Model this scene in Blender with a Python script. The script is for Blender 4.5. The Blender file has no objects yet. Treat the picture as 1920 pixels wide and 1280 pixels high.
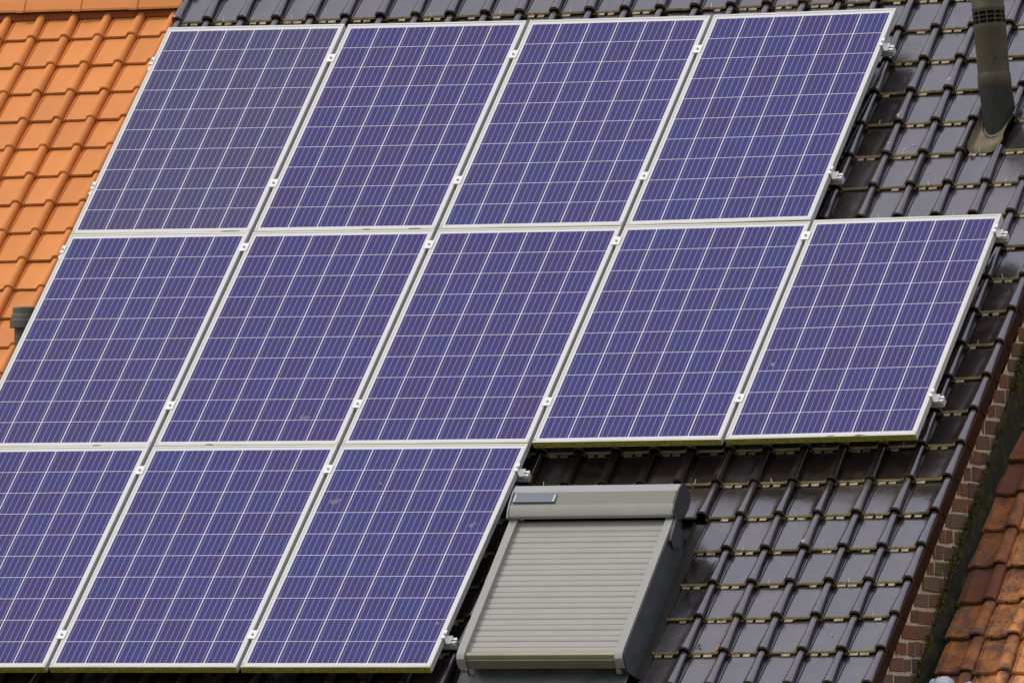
import bpy, bmesh, math, random
from mathutils import Vector, Matrix, noise
random.seed(7)
S = bpy.context.scene
COL = S.collection
# ------------------------------------------------------------------ roof frame -> world
PITCH = math.radians(43.0); CP, SP = math.cos(PITCH), math.sin(PITCH); Z0 = 10.0
def vec(u, v, w): return Vector((u, v*CP - w*SP, v*SP + w*CP))
def P(u, v, w): return vec(u, v, w) + Vector((0, 0, Z0))
def sag(u, v):                       # the old roof dips a few centimetres in its middle
    u = min(max(u, -2.0), 6.5) - 2.5; v = min(max(v, -6.5), 1.0) + 2.5
    return (0.3371*u*u + 0.1594*u*v + 0.2384*v*v + 0.0639*u**3 + 0.0919*u*u*v)*.01
def PD(u, v, w): return P(u, v, w + sag(u, v))
# ------------------------------------------------------------------ camera
CAMROT = ((0.9240238,0.28307539,-0.25699873),(-0.01350961,-0.64758884,-0.76187019),(-0.38209621,0.70745814,-0.59456326))
cd = bpy.data.cameras.new('camera'); cam = bpy.data.objects.new('camera', cd); COL.objects.link(cam)
r, d, fw = [vec(*a) for a in CAMROT]
M = Matrix((r, -d, -fw)).transposed().to_4x4(); M.translation = P(24.378656, -42.680693, 33.739939)
cam.matrix_world = M
cd.sensor_width = 36; cd.lens = 36*21526.0/1920; cd.clip_start = 1; cd.clip_end = 2000
S.camera = cam
# ------------------------------------------------------------------ world, sun, exposure
SUNDIR = Vector((-0.62, -0.24, 0.75)).normalized()
elev = math.asin(SUNDIR.z); azim = math.atan2(SUNDIR.x, SUNDIR.y)
wo = bpy.data.worlds.new('World'); S.world = wo; wo.use_nodes = True
nt = wo.node_tree; nt.nodes.clear()
def N(nt, t, **k):
    n = nt.nodes.new(t)
    for a, b in k.items(): setattr(n, a, b)
    return n
out = N(nt, 'ShaderNodeOutputWorld'); bg = N(nt, 'ShaderNodeBackground'); sky = N(nt, 'ShaderNodeTexSky', sky_type='NISHITA')
sky.sun_disc = False; sky.sun_elevation = elev; sky.sun_rotation = azim; sky.dust_density = 3.0; sky.altitude = 50
tc = N(nt, 'ShaderNodeTexCoord'); cn = N(nt, 'ShaderNodeTexNoise'); cn.inputs['Scale'].default_value = 2.3; cn.inputs['Detail'].default_value = 5
cr = N(nt, 'ShaderNodeValToRGB'); cr.color_ramp.elements[0].position = .30; cr.color_ramp.elements[1].position = .52
cr.color_ramp.elements[0].color = (.45,.45,.45,1); cr.color_ramp.elements[1].color = (.95,.95,.95,1)
mx = N(nt, 'ShaderNodeMix', data_type='RGBA'); mx.inputs[7].default_value = (13.0, 12.7, 13.4, 1)
L = nt.links.new
L(tc.outputs['Generated'], cn.inputs['Vector']); L(cn.outputs['Fac'], cr.inputs['Fac'])
L(cr.outputs['Color'], mx.inputs[0]); L(sky.outputs['Color'], mx.inputs[6])
sz = N(nt, 'ShaderNodeSeparateXYZ'); L(tc.outputs['Generated'], sz.inputs[0])      # overcast sky: about three times brighter overhead than at the horizon
mr = N(nt, 'ShaderNodeMapRange'); L(sz.outputs['Z'], mr.inputs[0]); mr.inputs[1].default_value = 0; mr.inputs[2].default_value = 1; mr.inputs[3].default_value = .36; mr.inputs[4].default_value = 1.16
vm = N(nt, 'ShaderNodeVectorMath', operation='SCALE'); L(mx.outputs[2], vm.inputs[0]); L(mr.outputs[0], vm.inputs['Scale'])
L(vm.outputs[0], bg.inputs['Color']); L(bg.outputs['Background'], out.inputs['Surface'])
bg.inputs['Strength'].default_value = 0.10
sl = bpy.data.lights.new('sun', 'SUN'); sun = bpy.data.objects.new('sun', sl); COL.objects.link(sun)
sl.energy = 1.85; sl.angle = math.radians(12); sl.color = (1.0, .93, .80)
sun.rotation_euler = SUNDIR.to_track_quat('Z', 'Y').to_euler(); sun.location = P(-20, -20, 40)
S.view_settings.view_transform = 'Standard'; S.view_settings.look = 'None'
S.view_settings.exposure = -0.27; S.view_settings.gamma = 1; S.view_settings.use_curve_mapping = False

# ------------------------------------------------------------------ materials
class Mat:
    def __init__(s, name, col=(.5,.5,.5), rough=.5, metal=0, coat=0, spec=.5, ior=1.5, coatrough=.05):
        s.m = bpy.data.materials.new(name); s.m.use_nodes = True; s.t = s.m.node_tree
        s.b = s.t.nodes['Principled BSDF']; i = s.b.inputs
        i['Base Color'].default_value = (*col, 1); i['Roughness'].default_value = rough; i['Metallic'].default_value = metal
        i['Coat Weight'].default_value = coat; i['Coat Roughness'].default_value = coatrough; i['Specular IOR Level'].default_value = spec; i['IOR'].default_value = ior
        s._obj = None
    def n(s, t, **k): return N(s.t, t, **k)
    def L(s, a, b): s.t.links.new(a, b)
    def obj(s):
        if not s._obj: s._obj = s.n('ShaderNodeTexCoord')
        return s._obj.outputs['Object']
    def noise(s, scale, detail=4, rough=.55, vec=None, dist=0):
        n = s.n('ShaderNodeTexNoise'); n.inputs['Scale'].default_value = scale; n.inputs['Detail'].default_value = detail
        n.inputs['Roughness'].default_value = rough; n.inputs['Distortion'].default_value = dist
        s.L(vec or s.obj(), n.inputs['Vector']); return n.outputs['Fac']
    def ramp(s, f, stops):
        r = s.n('ShaderNodeValToRGB'); e = r.color_ramp.elements
        while len(e) < len(stops): e.new(.5)
        for k, (p, c) in enumerate(stops):
            e[k].position = p; e[k].color = (*c, 1) if isinstance(c, tuple) else (c, c, c, 1)
        s.L(f, r.inputs['Fac']); return r.outputs['Color']
    def mix(s, f, a, b, blend='MIX'):
        m = s.n('ShaderNodeMix', data_type='RGBA', blend_type=blend)
        for k, x in ((0, f), (6, a), (7, b)):
            if hasattr(x, 'links'): s.L(x, m.inputs[k])
            elif k == 0: m.inputs[0].default_value = x
            else: m.inputs[k].default_value = (*x, 1)
        return m.outputs[2]
    def math(s, op, a, b=None, c=None):
        m = s.n('ShaderNodeMath', operation=op)
        for k, x in enumerate((a, b, c)):
            if x is None: continue
            if hasattr(x, 'links'): s.L(x, m.inputs[k])
            else: m.inputs[k].default_value = x
        return m.outputs[0]
    def attr(s, name): a = s.n('ShaderNodeAttribute'); a.attribute_name = name; return a
    def col(s, c): s.L(c, s.b.inputs['Base Color']); return s
    def rough(s, c): s.L(c, s.b.inputs['Roughness']); return s
    def bump(s, h, dist=.002, strength=1.0, coat=False):
        b = s.n('ShaderNodeBump'); b.inputs['Distance'].default_value = dist; b.inputs['Strength'].default_value = strength
        s.L(h, b.inputs['Height']); s.L(b.outputs['Normal'], s.b.inputs['Normal'])
        if coat: s.L(b.outputs['Normal'], s.b.inputs['Coat Normal'])
        return s

# glazed near-black tile; 'rnd' is one random value per tile
m = Mat('glazed_dark_tile', rough=.13, spec=.5, ior=2.4); TILE = m
m.b.inputs['Specular Tint'].default_value = (.80, .83, .99, 1)
a = m.attr('rnd').outputs['Fac']
base = m.mix(a, (.020,.014,.011), (.036,.025,.019))
dirt = m.ramp(m.noise(9, 6, .65), [(.52, 0.0), (.75, 1.0)])
base = m.mix(m.math('MULTIPLY', dirt, .35), base, (.14,.115,.07))
m.col(base)
m.rough(m.math('ADD', m.math('MULTIPLY', m.noise(26, 5, .7), .20), m.math('ADD', m.math('MULTIPLY', a, .12), .05)))
m.bump(m.math('ADD', m.noise(14, 2), m.math('MULTIPLY', m.noise(90, 3), .12)), .0022, .5)
m = Mat('mossy_tile_rim', rough=.45, spec=.6); RIM = m
m.col(m.ramp(m.noise(14, 6, .7), [(.26, (.10,.06,.025)), (.42, (.36,.26,.12)), (.56, (.55,.44,.24)), (.68, (.36,.36,.05))]))
m.bump(m.noise(160, 4), .002, .8)
m = Mat('roll_end_glaze', rough=.16, spec=.7, ior=1.7); RRIM = m
m.col(m.ramp(m.noise(16, 5, .7), [(.3, (.045,.032,.018)), (.6, (.09,.065,.035)), (.75, (.18,.14,.07))]))
UNDER = Mat('tile_underside', (.03,.022,.015), .8)
m = Mat('tile_nib_reflection', rough=.35, spec=.6); NIB = m  # interlocking ribs; the bright reflections on them are painted in as pale colour
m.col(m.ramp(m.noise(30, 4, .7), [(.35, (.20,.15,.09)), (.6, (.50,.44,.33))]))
# matte orange tile
m = Mat('orange_tile', rough=.62, spec=.35); OT = m
a = m.attr('rnd').outputs['Fac']
base = m.mix(a, (.66,.235,.055), (.75,.275,.068))
base = m.mix(m.ramp(m.noise(5, 5, .6), [(.40, 0.0), (.75, .5)]), base, (.56,.20,.055))
base = m.mix(m.ramp(m.noise(120, 3, .7), [(.60, 0.0), (.80, .5)]), base, (.46,.19,.07))
m.col(base); m.bump(m.noise(220, 4), .0012, .5)
m = Mat('orange_tile_rim', rough=.7, spec=.3); ORIM = m
m.col(m.ramp(m.noise(6, 6, .7), [(.42, (.50,.19,.045)), (.60, (.36,.16,.045)), (.70, (.15,.14,.05))]))
m = Mat('ridge_roll_mesh', rough=.8, spec=.2); RMESH = m
w = m.n('ShaderNodeTexWave'); w.inputs['Scale'].default_value = 40; w.inputs['Distortion'].default_value = 1.0; m.L(m.obj(), w.inputs['Vector'])
m.col(m.mix(w.outputs['Fac'], (.14,.035,.012), (.42,.14,.045)))
# old terracotta
m = Mat('weathered_terracotta', rough=.8, spec=.3); NT = m
a = m.attr('rnd').outputs['Fac']
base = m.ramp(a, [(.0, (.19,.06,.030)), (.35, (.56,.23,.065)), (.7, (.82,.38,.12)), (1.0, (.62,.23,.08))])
base = m.mix(m.ramp(m.noise(13, 6, .7), [(.42, 0.0), (.62, .85)]), base, (.15,.06,.045))
base = m.mix(m.ramp(m.noise(9, 5, .7, dist=.6), [(.52, 0.0), (.64, .8)]), base, (.10,.095,.085))
base = m.mix(m.ramp(m.noise(60, 4, .6), [(.66, 0.0), (.72, .9)]), base, (.42,.32,.05))
base = m.mix(m.ramp(m.noise(75, 2, .5), [(.74, 0.0), (.77, .9)]), base, (.60,.58,.52))
m.col(base); m.bump(m.noise(110, 6, .7), .004, .8)
m = Mat('moss_dark', rough=.95, spec=.1); MOSS = m
m.col(m.ramp(m.noise(70, 5, .7), [(.32, (.022,.026,.010)), (.52, (.075,.085,.018)), (.66, (.26,.23,.03))])); m.bump(m.noise(180, 5), .006, 1)
# brick / mortar / lead
m = Mat('old_brick', rough=.85, spec=.25); BRICK = m
a = m.attr('rnd').outputs['Fac']
base = m.ramp(a, [(0, (.09,.062,.050)), (.5, (.145,.085,.062)), (.8, (.20,.085,.055)), (1, (.14,.115,.082))])
base = m.mix(m.ramp(m.noise(30, 6, .7), [(.45, 0.0), (.7, .6)]), base, (.19,.15,.10))
base = m.mix(m.ramp(m.noise(5, 5, .7), [(.52, 0.0), (.68, .75)]), base, (.10,.11,.045))
m.col(base); m.bump(m.noise(140, 5), .004, .8)
m = Mat('lime_mortar', rough=.9, spec=.2); MORTAR = m
m.col(m.ramp(m.noise(40, 6, .75), [(.35, (.34,.30,.19)), (.50, (.62,.57,.42)), (.68, (.72,.68,.55))])); m.bump(m.noise(90, 6, .7), .008, 1)
m = Mat('weathered_lead', rough=.7, spec=.4); LEAD = m
m.col(m.ramp(m.noise(11, 6, .75), [(.30, (.008,.010,.007)), (.50, (.018,.021,.013)), (.60, (.040,.045,.012)), (.72, (.14,.13,.02))])); m.bump(m.noise(60, 5), .006, .8)
m = Mat('verge_side_glaze', rough=.6, spec=.2); VERGE = m
a = m.attr('rnd').outputs['Fac']
m.col(m.mix(m.ramp(m.noise(7, 5, .7), [(.4, 0.0), (.7, 1.0)]), m.mix(a, (.015,.0042,.0022), (.022,.0066,.0032)), (.014,.009,.007)))
WALLP = Mat('pale_render_wall', (.55,.52,.46), .9)
# panels
m = Mat('anodised_frame', rough=.38, metal=0.0, spec=.6); FRAME = m
sx = m.n('ShaderNodeSeparateXYZ'); m.L(m.obj(), sx.inputs[0])
low = m.math('LESS_THAN', sx.outputs['Y'], .030)
st = m.n('ShaderNodeMapping'); st.inputs['Scale'].default_value = (2.2, 60, 20); m.L(m.obj(), st.inputs['Vector'])
oi = m.n('ShaderNodeObjectInfo'); voff = m.n('ShaderNodeVectorMath', operation='ADD'); m.L(st.outputs[0], voff.inputs[0])
cmb = m.n('ShaderNodeCombineXYZ'); m.L(m.math('MULTIPLY', oi.outputs['Random'], 37), cmb.inputs[0]); m.L(cmb.outputs[0], voff.inputs[1])
sn = m.noise(1.4, 5, .7, vec=voff.outputs[0])
base = m.mix(m.math('MULTIPLY', m.ramp(m.noise(4, 5, .6), [(.4, 0.0), (.7, .35)]), 1.0), (.66,.66,.62), (.57,.57,.50))
base = m.mix(m.math('MULTIPLY', low, m.ramp(sn, [(.42, .15), (.60, .75)])), base, (.40,.36,.22))
base = m.mix(m.math('MULTIPLY', low, m.ramp(sn, [(.70, 0.0), (.76, 1.0)])), base, (.05,.045,.02))
m.col(base)
FSIDE = Mat('anodised_frame_side', (.50,.52,.56), .42, spec=.5)
m = Mat('moss_on_frame', rough=.95, spec=.1); FMOSS = m
m.col(m.ramp(m.noise(42, 6, .75), [(.33, (.20,.16,.035)), (.50, (.36,.32,.06)), (.62, (.50,.48,.08)), (.74, (.60,.56,.34))])); m.bump(m.noise(200, 5), .003, 1)
CW = (.992 - .047)/6; CH = (1.65 - .062)/10
def cell_material():
    m = Mat('blue_polycrystalline_cells', rough=.35, spec=.2, coat=.12, coatrough=.04)
    sx = m.n('ShaderNodeSeparateXYZ'); m.L(m.obj(), sx.inputs[0])
    x = m.math('DIVIDE', m.math('SUBTRACT', sx.outputs['X'], .0235), CW); y = m.math('DIVIDE', m.math('SUBTRACT', sx.outputs['Y'], .031), CH)
    fx, fy = m.math('FRACT', x), m.math('FRACT', y)
    def far(f, g): return m.math('GREATER_THAN', m.math('ABSOLUTE', m.math('SUBTRACT', f, .5)), .5 - g)
    gx_, gy_ = far(fx, .0026/CW), far(fy, .0021/CH)
    inside = m.math('MULTIPLY', m.math('LESS_THAN', m.math('ABSOLUTE', m.math('SUBTRACT', x, 3.0)), 3.0), m.math('LESS_THAN', m.math('ABSOLUTE', m.math('SUBTRACT', y, 5.0)), 5.0))
    bus = m.math('LESS_THAN', m.math('ABSOLUTE', m.math('SUBTRACT', m.math('FRACT', m.math('MULTIPLY', fx, 5.0)), .5)), .00095/(CW/5))
    oi = m.n('ShaderNodeObjectInfo')
    idv = m.n('ShaderNodeCombineXYZ'); m.L(m.math('FLOOR', x), idv.inputs[0]); m.L(m.math('FLOOR', y), idv.inputs[1]); m.L(m.math('MULTIPLY', oi.outputs['Random'], 91), idv.inputs[2])
    wn = m.n('ShaderNodeTexWhiteNoise'); m.L(idv.outputs[0], wn.inputs['Vector'])
    gv = m.n('ShaderNodeCombineXYZ'); m.L(m.math('MULTIPLY', oi.outputs['Random'], 53), gv.inputs[2])
    ad = m.n('ShaderNodeVectorMath', operation='ADD'); m.L(m.obj(), ad.inputs[0]); m.L(gv.outputs[0], ad.inputs[1])
    vo = m.n('ShaderNodeTexVoronoi'); vo.inputs['Scale'].default_value = 95; m.L(ad.outputs[0], vo.inputs['Vector'])
    gr = m.n('ShaderNodeSeparateColor'); m.L(vo.outputs['Color'], gr.inputs[0])
    big = m.math('ADD', m.noise(8, 4, .65, vec=ad.outputs[0]), m.math('MULTIPLY', m.math('SUBTRACT', oi.outputs['Random'], .5), .22))
    t = m.math('ADD', m.math('ADD', m.math('MULTIPLY', wn.outputs['Value'], .22), m.math('MULTIPLY', gr.outputs[0], .35)), m.math('MULTIPLY', big, .62))
    cell = m.ramp(t, [(.28, (.037,.017,.122)), (.50, (.030,.018,.145)), (.70, (.023,.023,.168)), (.92, (.017,.034,.178))])
    oc = m.n('ShaderNodeSeparateColor'); m.L(oi.outputs['Color'], oc.inputs[0])
    cell = m.mix(m.math('MULTIPLY', oi.outputs['Random'], .05), cell, (.040,.030,.105))
    cell = m.mix(oc.outputs[0], cell, (.062,.058,.105))
    c = m.mix(bus, cell, (.38,.38,.52))
    c = m.mix(gy_, c, (.52,.51,.62)); c = m.mix(gx_, c, (.74,.73,.77))
    c = m.mix(inside, (.68,.68,.70), c)
    m.col(c); return m
CELL = cell_material()
ALU = Mat('bright_aluminium', (.78,.78,.76), .32, metal=.55); ALU.bump(ALU.noise(80, 3), .001, .3)
STEEL = Mat('steel_bolt', (.55,.53,.50), .35, metal=.8)
BACK = Mat('white_backsheet', (.75,.75,.75), .6)
def stain(name, col, alpha):
    m = Mat(name, col, .85); m.col(m.mix(m.noise(60, 5), tuple(c*.7 for c in col), col))
    m.L(m.ramp(m.noise(45, 4, .7), [(.35, alpha*.35), (.62, alpha)]), m.b.inputs['Alpha']); return m
DROP = stain('pale_dropping', (.36,.38,.50), .60); LICH = stain('yellowish_lichen', (.42,.42,.28), .95); MUD = stain('dark_speck', (.02,.015,.01), 1.0)
# shutter
def paint(name, c, rough=.5, v=.04, spec=.5):
    m = Mat(name, c, rough, spec=spec); m.col(m.mix(m.ramp(m.noise(6, 6, .7), [(.35, 0.0), (.7, 1.0)]), c, tuple(x*(1-v*2) for x in c))); return m
SHUT = paint('warm_grey_slats', (.335,.328,.305), .5); GAPM = Mat('dark_gap_shade', (.014,.014,.013), .6); SIDE = paint('light_grey_rail', (.325,.325,.305), .42); HB = paint('headbox_grey', (.335,.342,.352), .38)  # near-black gutter colour stands in for the shaded gap beside the window
BAND = paint('mid_grey_band', (.20,.195,.165), .55); CAP = paint('slate_plastic', (.045,.050,.060), .5); KERB = paint('dark_grey_kerb', (.066,.072,.078), .45, .15)
PV = Mat('small_pv_glass', (.10,.12,.17), .08, coat=1); BAR = paint('champagne_bar', (.36,.325,.225), .35, .12)
BARF = paint('olive_bar_front', (.20,.18,.115), .40, .12)
APR = paint('pleated_apron_grey', (.42,.44,.45), .45, .2); APRB = paint('sandy_apron_edge', (.27,.20,.12), .8, .3)
m = Mat('flue_plastic', rough=.55, spec=.4); FLUE = m
m.col(m.ramp(m.noise(9, 6, .7), [(.35, (.042,.038,.023)), (.6, (.068,.060,.034)), (.75, (.10,.088,.05))]))
m = Mat('flue_cup_plastic', rough=.5, spec=.4); CUP = m
m.col(m.ramp(m.noise(11, 6, .7), [(.35, (.014,.018,.017)), (.65, (.030,.032,.024)), (.8, (.09,.085,.055))]))
BLACK = Mat('dark_void', (.006,.006,.006), .9)
m = Mat('sandy_flashing', rough=.75, spec=.3); SAND = m
m.col(m.ramp(m.noise(10, 6, .7), [(.3, (.10,.08,.05)), (.55, (.20,.165,.11)), (.75, (.26,.22,.15))])); m.bump(m.noise(12, 3), .01, .4)
VENTM = paint('vent_grey_green', (.11,.115,.09), .55, .25)
m = Mat('crumpled_foil', rough=.35, spec=.6); FOIL = m
m.col(m.ramp(m.noise(22, 5, .7), [(.35, (.42,.46,.58)), (.55, (.70,.72,.76)), (.7, (.56,.62,.74))]))
CLIPM = Mat('pale_wire', (.75,.70,.62), .35, metal=.3)
FLOWM = Mat('lichen_white', (.40,.40,.36), .9)

# ------------------------------------------------------------------ mesh builder
class MB:
    def __init__(s): s.v = []; s.f = []; s.m = []; s.r = []
    def add(s, verts, faces, mi=0, rnd=0.0):
        o = len(s.v); s.v += [Vector(x) for x in verts]
        for k, f in enumerate(faces):
            s.f.append([i+o for i in f]); s.m.append(mi[k] if isinstance(mi, list) else mi); s.r.append(rnd)
    def box(s, fn, u0, u1, v0, v1, w0, w1, mi=0, rnd=0.0):
        c = [fn(*q) for q in ((u0,v0,w0),(u1,v0,w0),(u1,v1,w0),(u0,v1,w0),(u0,v0,w1),(u1,v0,w1),(u1,v1,w1),(u0,v1,w1))]
        s.add(c, [(0,3,2,1),(4,5,6,7),(0,1,5,4),(1,2,6,5),(2,3,7,6),(3,0,4,7)], mi, rnd)
    def loft(s, rings, mi=0, closed=True, caps=True, rnd=0.0):
        n = len(rings[0]); vs = [q for r_ in rings for q in r_]; fs = []
        for k in range(len(rings)-1):
            for i in range(n if closed else n-1):
                j = (i+1) % n; fs.append((k*n+i, k*n+j, (k+1)*n+j, (k+1)*n+i))
        if caps and closed: fs += [tuple(range(n))[::-1], tuple((len(rings)-1)*n+i for i in range(n))]
        s.add(vs, fs, mi, rnd)
    def tube(s, pts, rad, n=8, mi=0):
        rings = []
        for k, p in enumerate(pts):
            p = Vector(p); q = Vector(pts[min(k+1, len(pts)-1)]) - Vector(pts[max(k-1, 0)]); q.normalize()
            a = q.orthogonal().normalized(); b = q.cross(a); R = rad[k] if isinstance(rad, (list, tuple)) else rad
            rings.append([p + a*math.cos(t)*R + b*math.sin(t)*R for t in (2*math.pi*i/n for i in range(n))])
        # keep rings aligned
        for k in range(1, len(rings)):
            best = min(range(n), key=lambda s_: (rings[k][s_]-rings[k-1][0]).length); rings[k] = rings[k][best:]+rings[k][:best]
        s.loft(rings, mi)
    def build(s, name, mats, parent=None, base=None, smooth=0, flip=False, M=None):
        me = bpy.data.meshes.new(name); inv = M.inverted() if M else None
        vs = [(inv @ v if inv else (v - base if base is not None else v)) for v in s.v]
        me.from_pydata(vs, [], s.f)
        if not isinstance(mats, (list, tuple)): mats = [mats]
        for q in mats: me.materials.append(q.m)
        me.polygons.foreach_set('material_index', s.m)
        at = me.attributes.new('rnd', 'FLOAT', 'FACE'); at.data.foreach_set('value', s.r)
        bm = bmesh.new(); bm.from_mesh(me); bmesh.ops.recalc_face_normals(bm, faces=bm.faces) if not flip else None; bm.to_mesh(me); bm.free()
        if smooth: me.polygons.foreach_set('use_smooth', [True]*len(me.polygons)); me.set_sharp_from_angle(angle=math.radians(smooth))
        o = bpy.data.objects.new(name, me); COL.objects.link(o)
        if parent: o.parent = parent
        elif base is not None: o.location = base
        return o
def tag(o, label=None, cat=None, group=None, kind=None):
    for k, x in (('label', label), ('category', cat), ('group', group), ('kind', kind)):
        if x: o[k] = x
    return o
def empty(name, loc, label, cat, group=None, M=None):
    o = bpy.data.objects.new(name, None); COL.objects.link(o); o.empty_display_size = .2
    if M: o.matrix_world = M
    else: o.location = loc
    return tag(o, label, cat, group)
def roofM(u, v, w):                                   # frame lying on the roof
    M = Matrix((vec(1,0,0), vec(0,1,0), vec(0,0,1))).transposed().to_4x4(); M.translation = P(u, v, w); return M

# ------------------------------------------------------------------ roof tiles
def tile_field(mb, fn, ufun, vfun, irange, jrange, wp, prof, rnd, gaps=None, nib=None):
    """interlocking tiles; tile (i,j) has its roll at ufun(i) and its lower lip at vfun(j)"""
    rb, rt, sh, lip, fl = prof['rb'], prof['rt'], prof['rise'], prof['lip'], prof['flare']
    ts = prof.get('ts', [0, .013, .06, .14, .26, .42, .62, .82, 1.0, 1.14])
    for i in irange:
        for j in jrange:
            if gaps and gaps(i, j): continue
            uc, ul = ufun(i), ufun(i-1); p = uc-ul; v0 = vfun(j); g = vfun(j-1)-v0
            jx = random.gauss(0, .0009); jr = random.gauss(0, .0035); jw = random.gauss(0, .0007); jt = random.gauss(0, .004); sk = random.gauss(0, .0015)
            rd = rnd(i, j)
            def sect(t, off=0.0):
                r = rt + (rb-rt)*max(0, 1-t)**fl
                if t < .001: r *= .90
                pts = []
                yo = -sh*t + jw + jt*(t-.3)*g
                if t > .98: yo -= .003
                q = []
                pan = prof['dish']
                q += [(-p+rt*.72, -.013-off), (-p+rt+.012, -.013-off), (-p+rt+.0155, .0015-off), (-p+rt+.0195, .0015-off), (-p+rt+.0225, -.006-off), (-p+rt+.027, -.0005-off)]
                x0, x1 = -p+rt+.027, -r-.012
                for k in (1, 2, 3, 4):
                    s_ = k/5; q.append((x0+(x1-x0)*s_, -pan*math.sin(math.pi*s_)-off))
                q += [(x1, .0002-off), (-r-.005, .0025-off)]
                ro = r - off*.28
                h0 = prof['rh']*(r/rb) + prof.get('lift', .014)*min(t, 1)
                for k in range(11):
                    an = math.radians(172 - k*172/10.0)
                    q.append((ro*math.cos(an), h0 - off*.3*0 + (ro*1.0)*math.sin(an)*prof['oval']))
                q += [(ro*1.0, h0-.012-off*.2), (ro*.96, -.014)]
                return [(a_+uc+jx+sk*(t-.5)+jr*0, v0+g*t, wp+yo+b_+jr*(a_+p/2)*.6) for a_, b_ in q]
            rings = [sect(t) for t in ts]
            rings = [[(a_, b_ - (.0 if k else 0), c_ - (0.0045 if k == 0 else 0)) for a_, b_, c_ in rr] for k, rr in enumerate(rings)]
            rings[1] = [(a_, v0+g*.013, c_) for a_, b_, c_ in rings[1]]
            n = len(rings[0]); vs = [fn(*q) for rr in rings for q in rr]; fs = []; mi = []
            for k in range(len(ts)-1):
                for a_ in range(n-1):
                    fs.append((k*n+a_, k*n+a_+1, (k+1)*n+a_+1, (k+1)*n+a_)); mi.append((1 if a_ < 12 else prof.get('rollrim', 1)) if k == 0 else 0)
            # lip
            o = len(vs)
            l1 = sect(0.0, lip*.55); l2 = sect(0.0, lip)
            vs += [fn(a_, v0-.0015, c_-.0045) for a_, b_, c_ in l1] + [fn(a_, v0+.002, c_-.004) for a_, b_, c_ in l2]
            for a_ in range(n-1):
                fs.append((a_+1, a_, o+a_, o+a_+1)); mi.append(1 if a_ < 12 else prof.get('rollrim', 1))
                fs.append((o+a_+1, o+a_, o+n+a_, o+n+a_+1)); mi.append(prof.get('under', 1))
            mb.add(vs, fs, mi, rd)
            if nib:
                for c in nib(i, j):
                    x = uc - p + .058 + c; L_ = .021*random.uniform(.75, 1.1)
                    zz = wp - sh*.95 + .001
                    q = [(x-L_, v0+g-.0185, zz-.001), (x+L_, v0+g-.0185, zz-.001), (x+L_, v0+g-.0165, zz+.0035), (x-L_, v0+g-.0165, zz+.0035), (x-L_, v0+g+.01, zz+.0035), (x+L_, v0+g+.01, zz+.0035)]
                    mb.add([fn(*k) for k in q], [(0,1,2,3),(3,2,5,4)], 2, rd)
DU = lambda i: 4.004 + .1990*i + .00025*i*i - .005*max(0, -14-i)
def DV(j): return .013 - .2471*j
PAN = -.158
def dfn(u, v, w):
    return PD(u, v - .008*max(0, 2.5-u), w)
dark_prof = dict(rb=.0305, rt=.0175, rise=.0185, lip=.016, flare=1.7, rh=.006, oval=.9, dish=.0012, rollrim=3, under=4)
# house root
hb = Vector((2.6, -6.0, 0))
house = empty('brick_house', hb, 'brick house with a glazed black tile roof carrying the solar panels', 'house')
rr = {}
def drnd(i, j):
    return rr.setdefault((i, j), random.random())
mb = MB()
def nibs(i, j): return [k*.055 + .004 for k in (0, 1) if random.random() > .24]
skipset = set()
def gp(i, j): return False
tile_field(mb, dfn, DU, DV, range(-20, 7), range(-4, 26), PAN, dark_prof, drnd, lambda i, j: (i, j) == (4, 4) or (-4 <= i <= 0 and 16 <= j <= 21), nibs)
# left verge roll tile column (i=-21) : only its roll
for j in range(-4, 26):
    v0 = DV(j); g = .2471; rings = []
    for t in (0, .02, .1, .25, .5, .8, 1.05):
        r = .0175+.013*(1-min(t, 1))**1.7; r *= .90 if t == 0 else 1
        rings.append([dfn(DU(-21)+.022+.06*max(0, .12-v0)+r*math.cos(a_)*1.0, v0+g*t, PAN-.0185*t+.014*t+.006*(r/.03)+(r*math.sin(a_) if math.sin(a_) > 0 else r*math.sin(a_)*1.6)) for a_ in [2*math.pi*k/20 for k in range(20)]])
    n_ = len(mb.f); mb.loft(rings, 0, caps=True, rnd=random.random())
    for k in range(n_, n_+20): mb.m[k] = 3
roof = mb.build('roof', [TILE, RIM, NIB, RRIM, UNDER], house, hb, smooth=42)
# under-roof boarding, ridge, back slope
mb = MB()
N_ = 16
for k in range(N_):
    u0, u1 = DU(-21)+.02+(5.195-DU(-21)-.02)*k/N_, DU(-21)+(5.195-DU(-21))*(k+1)/N_
    for l in range(16):
        va, vb = -6.4+7.4*l/16, -6.4+7.4*(l+1)/16
        mb.add([dfn(u0,va,-.215), dfn(u1,va,-.215), dfn(u1,vb,-.215), dfn(u0,vb,-.215)], [(0,1,2,3)])
mb.build('roof_boarding', BLACK, house, hb)
RV = 1.0
mb = MB(); top = P(0, RV, -.15)
yb = 2*top.y - P(0, -6.4, 0).y
mb.add([P(DU(-21), RV, -.17), P(5.20, RV, -.17), Vector((5.20, yb, P(0,-6.4,-.17).z)), Vector((DU(-21), yb, P(0,-6.4,-.17).z))], [(0,1,2,3)])
mb.build('rear_roof_slope', TILE, house, hb)
mb = MB()
for k in range(14):
    ua = DU(-21) + k*.38; rings = []
    for x, R in ((0,.12),(.02,.125),(.1,.115),(.40,.108)):
        c = P(ua+x, RV+.02, -.19)
        rings.append([c + Vector((0, math.cos(a_)*R, math.sin(a_)*R)) for a_ in [math.pi*(-.15+1.3*q/12) for q in range(13)]])
    mb.loft(rings, 0, closed=False, rnd=random.random())
mb.build('ridge_cap', TILE, house, hb, smooth=50)
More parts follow.
